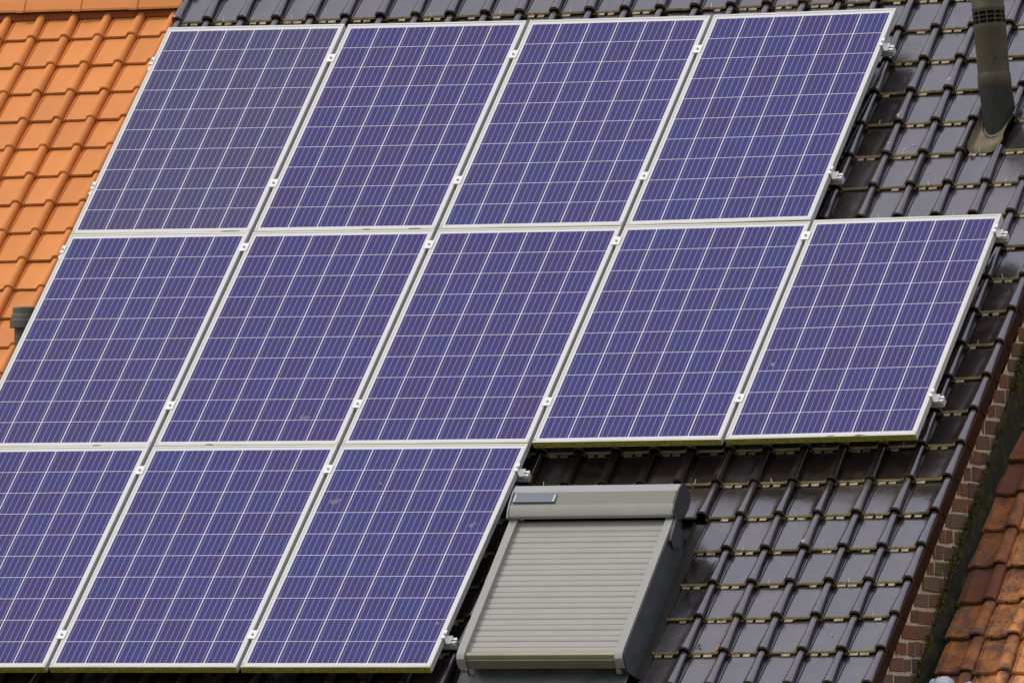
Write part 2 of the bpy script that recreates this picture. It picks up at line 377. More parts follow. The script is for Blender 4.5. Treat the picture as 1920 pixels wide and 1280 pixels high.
# verge faces on the right
mb = MB()
for j in range(-4, 26):
    v0 = DV(j); g = .2471; o_ = .0
    uo = lambda t: 5.2355 + .004*(1-t)
    wt = PAN+.012; rd = random.random()
    top_ = [(uo(0), v0, wt), (uo(.5), v0+g*.5, wt-.008), (uo(1), v0+g+.03, wt-.018)]
    bot = [(uo(0)-.002, v0+.036, -.232), (uo(.5)-.002, v0+.036+g*.5, -.236), (uo(1)-.002, v0+.036+g+.03, -.242)]
    for k in (0, 1):
        a_, b_, c_, d_ = top_[k], top_[k+1], bot[k+1], bot[k]
        th = -.010
        q = [PD(*x) for x in (a_, b_, c_, d_)] + [PD(x[0]+th, x[1], x[2]) for x in (a_, b_, c_, d_)]
        mb.add(q, [(0,1,2,3),(4,7,6,5),(0,4,5,1),(3,2,6,7),(0,3,7,4),(1,5,6,2)], 0, rd)
mb.build('roof_verge', VERGE, house, hb)
# gable wall: mortar plane and individual bricks in the visible band
GU = 5.218
def gable_pt(u, y, z): return Vector((u, y, z))
mb = MB()
yf = P(0, -6.2, -.25).y; zf = P(0, -6.2, -.25).z; pk = P(0, RV, -.26)
mb.add([Vector((GU-.006, yf, 0)), Vector((GU-.006, 2*pk.y-yf, 0)), Vector((GU-.006, 2*pk.y-yf, zf)), Vector((GU-.006, pk.y, pk.z)), Vector((GU-.006, yf, zf))], [(0,1,2,3,4)])
mb.build('gable_wall', MORTAR, house, hb); mb = MB()
lx = DU(-21)+.03
mb.add([Vector((lx, yf, 0)), Vector((lx, 2*pk.y-yf, 0)), Vector((lx, 2*pk.y-yf, zf)), Vector((lx, pk.y, pk.z)), Vector((lx, yf, zf))], [(0,1,2,3,4)])
mb.build('gable_wall', MORTAR, house, hb)
mb = MB(); rnd = random.Random(3)
z = P(0, -6.3, -.8).z; row = 0
while z < P(0, .4, 0).z:
    z0_ = z
    # world y limits of band w in [-.85,-.2] at this height
    def y_at(w, z=None):
        z = z0_ if z is None else z
        v = (z - Z0 - w*CP)/SP; return v*CP - w*SP
    ya, ybk = y_at(-.20), y_at(-1.0); y = ya-.10 - rnd.random()*.05 + (0 if row % 2 else .05)
    while y < ybk:
        Lb = .208 if (rnd.random() < .48) else .098
        h = .066
        h = .0655; yl = y_at(-.222, z+h)
        if y + Lb > yl + .025:
            yold, Lold = y, Lb; y = max(y, yl); Lb = yold+Lold-y
            e = lambda s_=.0030: rnd.gauss(0, s_)
            pr = -.0035 + abs(rnd.gauss(0, .0035))
            x0, x1 = GU-.02, GU+pr
            c = [(x0, y, z), (x0, y+Lb, z), (x0, y+Lb, z+h), (x0, y, z+h)]
            b = .004
            mid = [(x1-.004, y+e(), z+e()), (x1-.004, y+Lb+e(), z+e()), (x1-.004, y+Lb+e(), z+h+e()), (x1-.004, y+e(), z+h+e())]
            fr = [(x1, q[1]+(b if k in (0, 3) else -b), q[2]+(b if k < 2 else -b)) for k, q in enumerate(mid)]
            mb.add(c+mid+fr, [(0,1,5,4),(1,2,6,5),(2,3,7,6),(3,0,4,7),(4,5,9,8),(5,6,10,9),(6,7,11,10),(7,4,8,11),(8,9,10,11)], 0, rnd.random())
            y, Lb = yold, Lold
        y += Lb + .0095 + abs(rnd.gauss(0, .003))
    z += .0785; row += 1
o = mb.build('brickwork', BRICK, house, hb); o['kind'] = 'stuff'
mb = MB(); mb.box(lambda *a_: Vector(a_), lx-.0, GU-.008, yf, yf+.25, 0, zf); mb.build('wall', BRICK, house, hb); mb = MB(); mb.box(lambda *a_: Vector(a_), lx, GU-.008, 2*pk.y-yf-.25, 2*pk.y-yf, 0, zf)
mb.build('wall', BRICK, house, hb)
# tile clips: small pale wires over every other lip
clips = []
for i in range(-20, 7):
    for j in range(-4, 23):
        if (i + j) % 2: continue
        u = DU(i) - .105 + random.gauss(0, .006); v = DV(j)
        if not (v > -.2 and u < 4.2 or u > 4.1 or v < -3.2 and u > 3.0): continue
        if v < -3.6 and u < 4.12: continue
        if u < 4.05 and v < .1 and v > -3.3: continue
        if random.random() < .25 or u > 5.1: continue
        clips.append((u, v))
proto = None
for u, v in clips[:95]:
    c = dfn(u, v, PAN)
    if proto is None:
        mbc = MB(); mbc.tube([vec(0,-.003,-.010), vec(0,-.005,.003), vec(.000,.008,.010), vec(.001,.016,.016)], .0017, 5)
        proto = mbc.build('tile_clip', CLIPM, roof); o = proto
    else:
        o = proto.copy(); COL.objects.link(o); o.parent = roof
    o.location = c - hb; o.rotation_euler = (random.gauss(0,.2), random.gauss(0,.25), random.gauss(0,.2))
# lichen blots on a few tiles
def blob(mb, fn, u, v, w, R, n=14, seed=0, mi=0, th=.0012, ax=1.0):
    rg = random.Random(seed); ring = []
    ph = [rg.random()*6.28 for _ in range(3)]
    for k in range(n):
        a_ = 2*math.pi*k/n; q = R*(1+.22*math.sin(2*a_+ph[0])+.16*math.sin(3*a_+ph[1])+.1*math.sin(5*a_+ph[2])+rg.gauss(0,.05))
        ring.append((u+q*math.cos(a_)*ax, v+q*math.sin(a_)))
    vs = [fn(u, v, w+th)] + [fn(u+(a_-u)*.7, v+(b_-v)*.7, w+th) for a_, b_ in ring] + [fn(a_, b_, w) for a_, b_ in ring]
    fs = [(0, 1+k, 1+(k+1) % n) for k in range(n)] + [(1+k, 1+n+k, 1+n+(k+1) % n, 1+(k+1) % n) for k in range(n)]
    mb.add(vs, fs, mi)

# ------------------------------------------------------------------ orange house (left)
ob = Vector((-3.5, -6.0, 0))
ohouse = empty('orange_roofed_house', ob, 'adjoining house at left with matte orange interlocking roof tiles', 'house')
OU = lambda i: -.712 + .1915*i
OV = lambda j: .178 - .2275*j + 0.0
def ofn(u, v, w): return P(u, v + .012*min(0, u+.3), w)
oprof = dict(rollrim=0, under=1, rb=.0280, rt=.0205, rise=.0130, lip=.010, flare=1.6, rh=.005, lift=.010, oval=.80, dish=.001)
mb = MB(); tile_field(mb, ofn, OU, OV, range(-24, 4), range(-1, 29), -.160, oprof, lambda i, j: random.random())
# half tile against the verge
for j in range(-1, 29):
    v0 = OV(j)
    q = [(OU(3)+.018, v0, -.160), (-.095+.04*max(0, .12-v0), v0, -.160), (-.095+.04*max(0, -.14-v0), v0+.26, -.175), (OU(3)+.018, v0+.26, -.175)]
    q2 = [(a_, b_, c_-.013) for a_, b_, c_ in q]
    mb.add([ofn(*k) for k in q+q2], [(0,1,2,3),(0,4,5,1)], [0, 1], random.random())
oroof = mb.build('roof', [OT, ORIM], ohouse, ob, smooth=42)
mb = MB()
# lower course under the ridge: plain tile tops, then the ventilated ridge roll and caps
RO = .285
mb.add([ofn(-5.4,-6.4,-.205), ofn(-.085,-6.4,-.205), ofn(-.085,RO+.12,-.205), ofn(-5.4,RO+.12,-.205)], [(0,1,2,3)])
mb.build('roof_boarding', BLACK, ohouse, ob)
mb = MB()
for k in range(90):
    ua = -5.4+k*.06; ub = ua+.06; f = lambda x: .004*math.sin(x*52)
    mb.add([ofn(min(a_, -.09), v_, w_) for a_ in (ua, ub) for v_, w_ in ((RO+.056+f(a_), -.163), (RO+.075, -.140), (RO+.12, -.125))], [(0,1,4,3)[::-1],(1,2,5,4)[::-1]])
mb.build('ridge_roll', RMESH, ohouse, ob)
mb = MB(); cy = P(0, RO+.197, -.175)
k = 0; u = -.296
seams = [-.385+.3255*q for q in range(-16, 2)]
for ua in seams:
    rd = random.random(); rings = []
    ue = min(ua+.345, -.088)
    if ua > -.15: continue
    for x, R in ((ua-.0,.128),(ua+.002,.133),(ua+.046,.133),(ua+.05,.126),(ue,.118)):
        ring = []
        for q in range(15):
            an = math.radians(-24 + 228*q/14.0) 
            yy = -math.cos(an); zz = math.sin(an)
            # flattened ridge cap: two slopes joined by a rounded top
            px = math.copysign(abs(yy)**1.5, yy) if zz > 0 else math.copysign(1+abs(zz)*.35, yy); ring.append(Vector((x, cy.y + px*R, cy.z + (zz**1.5*R*.92 if zz > 0 else zz*R*.8))))
        rings.append(ring)
    inner = [[v_*1.0 + Vector((0,0,-.011)) for v_ in rg] for rg in rings]
    mb.loft(rings, 0, closed=False, rnd=rd)
    n = 15; mb.add(rings[0]+inner[0], [(q, q+1, n+q+1, n+q) for q in range(n-1)], 0, rd)
    for e in (0, 14):
        mb.add([rg[e] for rg in rings]+[rg[e] for rg in inner], [(q, q+1, 5+q+1, 5+q) for q in range(4)], 0, rd)
mb.build('ridge_cap', OT, ohouse, ob, smooth=40)
mb = MB(); yfo = P(0,-6.2,-.25).y; zfo = P(0,-6.2,-.25).z; pko = P(0, RO+.1, -.27)
x = -5.2
mb.add([Vector((x, yfo, 0)), Vector((x, 2*pko.y-yfo, 0)), Vector((x, 2*pko.y-yfo, zfo)), Vector((x, pko.y, pko.z)), Vector((x, yfo, zfo))], [(0,1,2,3,4)])
mb.build('gable_wall', BRICK, ohouse, ob); mb = MB()
mb.box(lambda *a_: Vector(a_), -5.19, lx-.01, yfo, yfo+.25, 0, zfo); mb.build('wall', BRICK, ohouse, ob); mb = MB(); mb.box(lambda *a_: Vector(a_), -5.19, lx-.01, 2*pko.y-yfo-.25, 2*pko.y-yfo, 0, zfo)
mb.build('wall', BRICK, ohouse, ob)
mb = MB(); t0 = P(0, RO+.1, -.17); e0 = P(0, -6.4, -.17)
mb.add([Vector((-5.4, t0.y, t0.z)), Vector((-.10, t0.y, t0.z)), Vector((-.10, 2*t0.y-e0.y, e0.z)), Vector((-5.4, 2*t0.y-e0.y, e0.z))], [(0,1,2,3)])
mb.build('rear_roof_slope', OT, ohouse, ob)

# ------------------------------------------------------------------ old terracotta house (right)
nb = Vector((8.0, -6.0, 0))
nhouse = empty('old_tiled_house', nb, 'lower neighbouring house at right with mossy weathered terracotta tiles', 'house')
NU = lambda i: 5.425 + .186*i
NV = lambda j: -3.594 - .2585*(j-0)
def nfn(u, v, w):
    return P(u - .045*(v+3.9), v + .004*math.sin(u*9+v*3), w + .004*math.sin(v*5+u*2))
nprof = dict(rb=.035, rt=.029, rise=.020, lip=.014, flare=1.2, rh=.005, lift=.005, oval=.60, dish=.006)
mb = MB(); rg = random.Random(11)
nv = {}
def nrnd(i, j):
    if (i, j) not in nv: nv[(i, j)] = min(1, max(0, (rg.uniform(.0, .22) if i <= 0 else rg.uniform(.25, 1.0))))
    return nv[(i, j)]
st = random.getstate()
_g = random.gauss
random.gauss = lambda a_, b_: _g(a_, b_*3.0)
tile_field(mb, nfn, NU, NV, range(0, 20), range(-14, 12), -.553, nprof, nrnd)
random.gauss = _g
nroof = mb.build('roof', [NT, NT], nhouse, nb, smooth=42)
# moss tufts along the lips
mb = MB(); rg = random.Random(5)
for i in range(0, 8):
    for j in range(-8, 6):
        for k in range(16):
            t = rg.random(); u = NU(i)-.186*t; v = NV(j)-.004+rg.gauss(0,.004)
            if noise.noise(Vector((u*6, v*6, 3))) < -.05: continue
            R = rg.uniform(.005, .012)
            c = Vector((u, v, -.565+rg.uniform(-.006,.002)))
            for a_ in range(3):
                q = [c + Vector((rg.gauss(0,R), rg.gauss(0,R*.5), rg.gauss(0,R*.5))) for _ in range(4)]
                mb.add([nfn(*x) for x in q], [(0,1,2),(0,2,3),(0,3,1),(1,3,2)])
o = mb.build('moss', MOSS, nroof); o.location = (-nb.x, -nb.y, -nb.z); o['kind'] = 'stuff'
mb = MB()
mb.add([nfn(5.26,-6.4,-.615), nfn(9.2,-6.4,-.615), nfn(9.2,-.02,-.615), nfn(5.26,-.02,-.615)], [(0,1,2,3)])
mb.build('roof_boarding', BLACK, nhouse, nb)
mb = MB(); t0 = P(0, -.02, -.6); e0 = P(0, -6.4, -.6)
mb.add([Vector((5.26, t0.y, t0.z)), Vector((9.2, t0.y, t0.z)), Vector((9.2, 2*t0.y-e0.y, e0.z)), Vector((5.26, 2*t0.y-e0.y, e0.z))], [(0,1,2,3)])
mb.build('rear_roof_slope', NT, nhouse, nb)
mb = MB(); yn = P(0,-6.1,-.7).y; zn = P(0,-6.1,-.7).z
mb.box(lambda *a_: Vector(a_), 5.26, 9.1, yn, yn+.25, 0, zn); mb.build('wall', BRICK, nhouse, nb); mb = MB(); mb.box(lambda *a_: Vector(a_), 5.26, 9.1, 2*t0.y-yn-.25, 2*t0.y-yn, 0, zn)
mb.build('wall', BRICK, nhouse, nb); mb = MB()
pk2 = P(0, -.05, -.65)
mb.add([Vector((9.1, yn, 0)), Vector((9.1, 2*pk2.y-yn, 0)), Vector((9.1, 2*pk2.y-yn, zn)), Vector((9.1, pk2.y, pk2.z)), Vector((9.1, yn, zn))], [(0,1,2,3,4)])
mb.build('gable_wall', BRICK, nhouse, nb)
# lead valley between wall and old tiles
def leadtop(v):
    pts = [(-6.5,-.60),(-4.45,-.525),(-3.65,-.455),(-3.0,-.425),(-2.4,-.36),(-1.6,-.33),(.2,-.33)]
    for (a_, b_), (c_, d_) in zip(pts, pts[1:]):
        if v <= c_: return b_+(d_-b_)*(v-a_)/(c_-a_)
    return pts[-1][1]
mb = MB(); rings = []
K = 150
for k in range(K+1):
    v = -6.4 + 6.4*k/K; nz = noise.noise(Vector((v*9, 1, 2)))*.014 + noise.noise(Vector((v*30, 4, 2)))*.006
    wt = leadtop(v) + nz; wb = -.640
    wob = noise.noise(Vector((v*6, 7, 1)))*.006
    rings.append([P(GU+.003, v, wt), P(GU+.018+wob, v, wt-.004), P(GU+.022+wob, v, (wt+wb)/2), P(GU+.032+wob, v, wb+.03), P(GU+.055, v, wb), P(GU+.12, v, wb+.002), P(GU+.16, v, wb+.02)])
mb.loft(rings, 0, closed=False)
leado = mb.build('lead_flashing', LEAD, nhouse, nb, smooth=60)
# moss and ragged mortar along the lead top edge
mb = MB(); rg = random.Random(8)
for k in range(1700):
    v = rg.uniform(-5.2, -1.5)
    if noise.noise(Vector((v*4, 2, 9))) < -.12 and rg.random() < .8: continue
    w = leadtop(v) + rg.gauss(.006, .020); R = rg.uniform(.004, .010)
    c = Vector((GU+.010+rg.random()*.01, v, w))
    q = [c + Vector((rg.gauss(0,R*.6), rg.gauss(0,R), rg.gauss(0,R))) for _ in range(4)]
    mb.add([P(*x) for x in q], [(0,1,2),(0,2,3),(0,3,1),(1,3,2)])
o = mb.build('moss', MOSS, leado); o.location = (-nb.x, -nb.y, -nb.z); o['kind'] = 'stuff'

# crumpled pale sheet at the foot of the old roof
sb = P(5.40, -4.55, -.56)
mb = MB(); W_, H_ = 26, 12
grid = []
topv = [(5.27,-4.535),(5.30,-4.50),(5.335,-4.475),(5.375,-4.462),(5.405,-4.475),(5.425,-4.52),(5.447,-4.528),(5.485,-4.495),(5.52,-4.515),(5.55,-4.54)]
def tv(u):
    for (a_, b_), (c_, d_) in zip(topv, topv[1:]):
        if u <= c_: return b_+(d_-b_)*(u-a_)/(c_-a_)
    return topv[-1][1]
for b_ in range(H_+1):
    for a_ in range(W_+1):
        u = 5.27+.28*a_/W_; t = b_/H_; v = -4.72 + (tv(u)+.030+4.72)*t
        w = -.522 + .022*noise.noise(Vector((u*22, v*20, 1))) + .012*noise.noise(Vector((u*55, v*40, 4)))
        grid.append(P(u+.006*noise.noise(Vector((u*30,v*30,8))), v, w))
fs = [(b_*(W_+1)+a_, b_*(W_+1)+a_+1, (b_+1)*(W_+1)+a_+1, (b_+1)*(W_+1)+a_) for b_ in range(H_) for a_ in range(W_)]
mb.add(grid, fs)
o = mb.build('crumpled_sheet', FOIL, None, sb, flip=True)
so = o.modifiers.new('thickness', 'SOLIDIFY'); so.thickness = .004
tag(o, 'crumpled pale blue-white sheet lying at the foot of the mossy terracotta tiles', 'sheet')

# ------------------------------------------------------------------ solar panels
PW, PH_, PT = .992, 1.651, .036; GX, GY = .0204, .0025
def panel_frame(c, r_):
    u0 = c*(PW+GX); v1 = -r_*(PH_+GY); v0 = v1-PH_
    bl, br, tl = PD(u0, v0, 0), PD(u0+PW, v0, 0), PD(u0, v1, 0)
    x = (br-bl).normalized(); y = (tl-bl); y = (y - x*y.dot(x)).normalized(); z = x.cross(y)
    M = Matrix((x, y, z)).transposed().to_4x4(); M.translation = bl
    return M
def ident(*a_): return Vector(a_)
def make_panel():
    root = bpy.data.objects.new('solar_panel', None); COL.objects.link(root); root.empty_display_size = .2
    # frame: four mitred hollow members with a lip over the glass; the low face carries moss
    mb = MB(); lip = .0115; T = PT
    prof = [(0, -T), (0, -.0008), (.0008, 0), (lip-.0006, 0), (lip, -.0006), (lip, -.0035), (.002, -.0036), (.002, -T+.002), (.028, -T+.002), (.028, -T)]
    cs = [((0,0),(1,1)), ((PW,0),(-1,1)), ((PW,PH_),(-1,-1)), ((0,PH_),(1,-1))]
    for k in range(4):
        (a_, da), (b_, db) = cs[k], cs[(k+1) % 4]
        ra = [Vector((a_[0]+da[0]*p_, a_[1]+da[1]*p_, w_)) for p_, w_ in prof]
        rb_ = [Vector((b_[0]+db[0]*p_, b_[1]+db[1]*p_, w_)) for p_, w_ in prof]
        n = len(prof); mi = [0]*n
        mi[0] = 1 if k == 0 else 2
        mb.add(ra+rb_, [(q, (q+1) % n, n+(q+1) % n, n+q) for q in range(n)], mi)
    mb.build('frame', [FRAME, FMOSS, FSIDE], root)
    mb = MB(); e = .0035; zt = -.0022
    mb.add([(e,e,zt),(PW-e,e,zt),(PW-e,PH_-e,zt),(e,PH_-e,zt)], [(0,1,2,3)])
    o = mb.build('cell_sheet', CELL, root, flip=True); o.color = (0, 0, 0, 1)
    mb = MB(); e = .0035; zt = -.0075
    mb.box(ident, e, PW-e, e, PH_-e, zt, zt+.004)
    mb.build('backsheet', BACK, root)
    return root
labels = {
 (0,0): 'solar panel in the top row, against the orange roof, its cells the greyest',
 (1,0): 'solar panel in the top row, second from the orange roof',
 (2,0): 'solar panel in the top row, third from the orange roof',
 (3,0): 'solar panel in the top row nearest the flue pipe, its side frame standing free',
 (0,1): 'solar panel in the middle row, against the orange roof beside the small vent',
 (1,1): 'solar panel in the middle row, second from the left, pale smear near its bottom',
 (2,1): 'solar panel at the centre of the middle row of five',
 (3,1): 'solar panel in the middle row with mossy lower edge above the shuttered roof window',
 (4,1): 'solar panel at the right end of the middle row, nearest the brick gable',
 (0,2): 'solar panel in the bottom row, partly cut off by the left edge of the photo',
 (1,2): 'solar panel in the bottom row between two others, dark speck on its cells',
 (2,2): 'solar panel in the bottom row beside the shuttered roof window, spotted with droppings',
}
proto = make_panel(); first = True
spots = {(2,2): [(.102,1.226,.024,DROP,1),(.886,1.045,.017,DROP,2),(.931,.319,.010,LICH,3),(.30,1.36,.012,DROP,9)], (1,1): [(.746,.207,.022,DROP,4),(.12,1.3,.007,DROP,14)],
         (4,1): [(.091,.556,.012,LICH,5),(.26,.9,.006,DROP,12)], (1,2): [(.619,.861,.009,MUD,6),(.79,.84,.004,MUD,7),(.56,.74,.0035,MUD,8)], (0,1): [(.05,1.1,.006,DROP,10),(.30,1.35,.007,DROP,15)], (0,0): [(.70,1.18,.005,DROP,13),(.56,.72,.006,DROP,11)], (3,1): [(.4,1.0,.006,DROP,18)]}
for (c, r_), lb in labels.items():
    if first: root = proto; first = False
    else:
        root = proto.copy(); COL.objects.link(root)
        for ch in list(proto.children):
            if ch.name.startswith(('dropping', 'speck', 'grime')): continue
            k = ch.copy(); COL.objects.link(k); k.parent = root
    root.matrix_world = panel_frame(c, r_)
    dust = {(0,0): .42, (1,0): .05, (0,1): .08, (2,0): .05, (4,1): .05}.get((c, r_), 0)
    for ch in root.children:
        if ch.name.startswith('cell_sheet'): ch.color = (dust, 0, 0, 1)
    for x, y, R_, a_ in {(0,0): [(.88,.006,.0045,10)], (1,0): [(.88,.006,.004,8),(.62,.005,.003,7)], (1,1): [(.30,.006,.003,9)], (4,1): [(.70,.006,.0035,8),(.55,.006,.003,7)], (0,1): [(.70,.006,.003,8)]}.get((c, r_), []):
        mb = MB(); blob(mb, ident, x, y, .0002, R_, seed=int(x*90), ax=a_); mb.build('grime', MOSS, root, flip=True)
    tag(root, lb, 'solar panel', 'solar panels mounted on the dark roof')
    for x, y, R, mt, sd in spots.get((c, r_), []):
        mb = MB(); blob(mb, ident, x, y, -.0021, R, seed=sd)
        mb.build('speck' if mt is MUD else 'dropping', mt, root, flip=True)

# ------------------------------------------------------------------ rails with clamps
def make_rail(u0, u1, v, mids, label, ends=(True, True), hooks=()):
    base = PD(u0, v, -PT-.04)
    root = empty('mounting_rail', base, label, 'mounting rail', 'aluminium rails under the panels')
    mb = MB(); K = 14
    a0, a1 = u0, u1
    T = -PT-.001; hgt = .040
    pr = [(-.019, T), (-.006, T), (-.006, T-.008), (.006, T-.008), (.006, T), (.019, T), (.019, T-.012), (.014, T-.014), (.014, T-.020), (.019, T-.022), (.019, T-hgt), (-.019, T-hgt), (-.019, T-.030), (-.014, T-.028), (-.014, T-.022), (-.019, T-.020), (-.019, T-.013), (-.016, T-.010)]
    rings = [[PD(a0+(a1-a0)*k/K, v+q[0], q[1]) for q in pr] for k in range(K+1)]
    mb.loft(rings, 0); mb.build('rail_beam', ALU, root, base)
    def clamp(uc, kind):
        mb = MB(); vv = v
        if kind == 'mid':
            mb.box(PD, uc-.021, uc+.021, vv-.030, vv+.030, .0006, .0042)
            mb.box(PD, uc-.0085, uc+.0085, vv-.030, vv+.030, -.030, .0006)
        else:
            s_ = kind; a_, b_ = sorted((uc-.010*s_, uc+.010*s_))
            mb.box(PD, a_, b_, vv-.028, vv+.028, .0006, .0042)
            a_, b_ = sorted((uc+.0015*s_, uc+.010*s_)); mb.box(PD, a_, b_, vv-.028, vv+.028, -PT, .0006)
            a_, b_ = sorted((uc+.010*s_, uc+.028*s_)); mb.box(PD, a_, b_, vv-.028, vv+.028, -PT, -PT+.004)
        cl = mb.build('clamp', ALU, root, base)
        mb = MB(); bu = uc if kind == 'mid' else uc+.002*kind
        c = PD(bu, vv, .0042); t = PD(bu, vv, .0115) if kind == 'mid' else PD(bu, vv, .010)
        mb.tube([c, c.lerp(t, .8), t], [.0068, .0068, .0056], 10)
        b = mb.build('bolt', STEEL, cl, base)
    for m_ in mids: clamp(m_, 'mid')
    for s_, uc in ((-1, u0), (1, u1)):
        pass
    return root, clamp, base
def rail(row, v, c0, c1, label, left_end=True, right_end=True):
    ue0 = c0*(PW+GX); ue1 = c1*(PW+GX)+PW
    root, clamp, base = make_rail(ue0-.035 if left_end else ue0-.5, ue1+.052, v, [ (c+1)*(PW+GX)-GX/2 for c in range(c0, c1)], label)
    if left_end: clamp(ue0, -1)
    clamp(ue1, 1)
    for k in range(int((ue1-ue0)/.8)+1):                 # roof hooks down to the tiles
        uh = ue0+.12+k*.8
        if uh > ue1: break
        mb = MB(); mb.box(PD, uh-.015, uh+.015, v-.024, v-.018, -.150, -PT-.010); mb.box(PD, uh-.015, uh+.015, v-.018, v+.10, -.150, -.144)
        mb.build('roof_hook', STEEL, root, base)
rail(0, -.275, 0, 3, 'aluminium rail under the upper part of the top row of panels')
rail(0, -1.272, 0, 3, 'aluminium rail under the lower part of the top row of panels')
rail(1, -1.775, 0, 4, 'aluminium rail under the upper part of the middle row of panels')
rail(1, -3.000, 0, 4, 'aluminium rail under the lower part of the middle row of panels')
rail(2, -3.492, 0, 2, 'aluminium rail under the upper part of the bottom row of panels')
rail(2, -4.722, 0, 2, 'aluminium rail end beside the foot of the roller shutter', True)

# ------------------------------------------------------------------ roof window with roller shutter
def sfn(u, v, w): return PD(u - .025*(v+4.4), v, w)
sb = PD(3.5, -5.0, -.15)
win = empty('roof_window', sb, 'grey roof window closed by a solar powered roller shutter', 'roof window')
UL, UR = 3.138, 3.992
def slab(name, mt, prof, u0, u1, mi=0, smooth=0, K=1, par=win):
    mb = MB(); rings = [[sfn(u0+(u1-u0)*k/K, a_, b_) for a_, b_ in prof] for k in range(K+1)]
    mb.loft(rings, 0); return mb.build(name, mt, par, sb, smooth=smooth)
# headbox shell
hp = [(-3.706,-.03),(-3.700,.005),(-3.703,.040),(-3.716,.072),(-3.740,.094),(-3.770,.103),(-3.802,.1055)]
band = [(-3.802,.1055),(-3.884,.095)]
low = [(-3.884,.095),(-3.932,.076),(-3.938,.069),(-3.938,.054),(-3.928,.046)]
def shell(name, mt, pr, u0, u1, par=win):
    mb = MB(); inn = [(a_-.003 if a_ > -3.8 else a_+.003, b_-.004) for a_, b_ in pr][::-1]
    pr2 = pr+inn; rings = [[sfn(u, a_, b_) for a_, b_ in pr2] for u in (u0, u1)]
    mb.loft(rings, 0); return mb.build(name, mt, par, sb, smooth=35)
hbx = shell('headbox', HB, hp, UL, UR)
shell('headbox_front', SHUT, low, UL, UR)
shell('headbox_band', BAND, band, UL+.006, UR-.004)
cap = [(-3.706,-.035),(-3.699,.005),(-3.702,.042),(-3.715,.074),(-3.740,.097),(-3.800,.108),(-3.880,.099),(-3.920,.088),(-3.950,.072),(-3.925,.030),(-3.880,-.005),(-3.830,-.040),(-3.760,-.048)]
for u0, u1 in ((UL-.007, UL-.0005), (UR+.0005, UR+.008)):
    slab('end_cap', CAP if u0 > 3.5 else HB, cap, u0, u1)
slab('headbox_back', CAP, [(-3.76,-.15),(-3.76,-.03),(-3.90,-.03),(-3.90,-.15)], UL+.03, UR-.05)
# little solar cell
mb = MB(); mb.box(sfn, 3.152, 3.370, -3.874, -3.815, .0960, .1075); o = mb.build('solar_cell', PV, win, sb)
mb = MB()
for a_, b_ in ((3.156, 3.160), (3.360, 3.365)): mb.box(sfn, a_, b_, -3.870, -3.820, .1076, .1082)
mb.build('cell_contact', ALU, o, sb); o.children[0].location = (0,0,0)
# slats
mb = MB(); n = 12; va, vb = -4.878, -3.914; p_ = (vb-va)/n
for k in range(n):
    v0 = va+k*p_
    pr = [(v0+.0008, .004), (v0+.0012, .0165), (v0+.005, .0200), (v0+.020, .0228), (v0+.0360, .0214), (v0+.0385, .0188), (v0+.0410, .0214), (v0+.056, .0228), (v0+p_-.006, .0208), (v0+p_-.0012, .0180), (v0+p_-.0008, .004)]
    rings = [[sfn(u, a_, b_) for a_, b_ in pr] for u in (UL+.040, UR-.040)]
    mb.loft(rings, 0, rnd=random.random())
mb.build('shutter_slats', SHUT, win, sb, smooth=38)
# side rails
rp = [(-3.912, .044), (-4.874, .044), (-4.909, .040), (-4.929, .026), (-4.936, .004), (-4.936, -.030), (-4.919, -.045), (-4.874, -.05), (-3.912, -.05)]
slab('side_rail', SIDE, rp, UL, UL+.040, smooth=35)
slab('side_rail', SIDE, rp, UR-.040, UR, smooth=35)
# bottom bar
bp = [(-4.850,.015),(-4.852,.026),(-4.874,.032),(-4.899,.031),(-4.914,.024),(-4.920,.012),(-4.924,.010),(-4.926,-.020),(-4.924,-.042),(-4.904,-.048),(-4.850,-.02)]
slab('bottom_bar', BARF, [(-4.9085,.030),(-4.914,.024),(-4.920,.012),(-4.924,.010),(-4.926,-.020),(-4.924,-.042),(-4.90,-.048),(-4.86,-.03)], UL+.0425, UR-.0425, smooth=30)
slab('bottom_slat', BAR, [(-4.879,.010),(-4.880,.024),(-4.886,.031),(-4.900,.0325),(-4.907,.0305),(-4.907,.015)], UL+.0425, UR-.0425, smooth=30)
# kerb (window body) and side flashing
slab('window_kerb', KERB, [(-3.90,-.17),(-3.90,-.052),(-4.86,-.052),(-4.78,-.17)], UL+.006, UR-.006)
kp = [(-3.915,.040),(-4.90,.038),(-4.935,.030),(-4.950,.0),(-4.955,-.05),(-4.99,-.17),(-3.93,-.17)]
slab('side_cover', KERB, [(-3.918,.040),(-4.874,.038),(-4.909,.030),(-4.926,.0),(-4.927,-.05),(-3.918,-.05)], UR+.0005, UR+.007)
slab('side_flashing', KERB, [(-3.95,-.05),(-4.90,-.05),(-4.93,-.02),(-4.93,-.055),(-4.86,-.16),(-3.95,-.16)], UR-.004, UR+.003)
mb = MB(); mb.add([sfn(*q) for q in ((UR+.002,-3.74,-.150),(UR+.010,-3.74,-.168),(UR+.055,-3.74,-.170),(UR+.045,-4.86,-.170),(UR+.010,-4.86,-.168),(UR+.002,-4.86,-.150))], [(0,1,4,5),(1,2,3,4)]); mb.build('gutter_flashing', GAPM, win, sb)  # right strip coloured near black to read as a shadowed gap
mb = MB(); mb.add([sfn(*q) for q in ((UL+.003,-3.93,-.10),(UL-.010,-3.93,-.168),(UL-.06,-3.93,-.170),(UL-.06,-4.86,-.170),(UL-.010,-4.86,-.168),(UL+.003,-4.86,-.10))], [(0,1,4,5),(1,2,3,4)]); mb.build('gutter_flashing', KERB, win, sb)
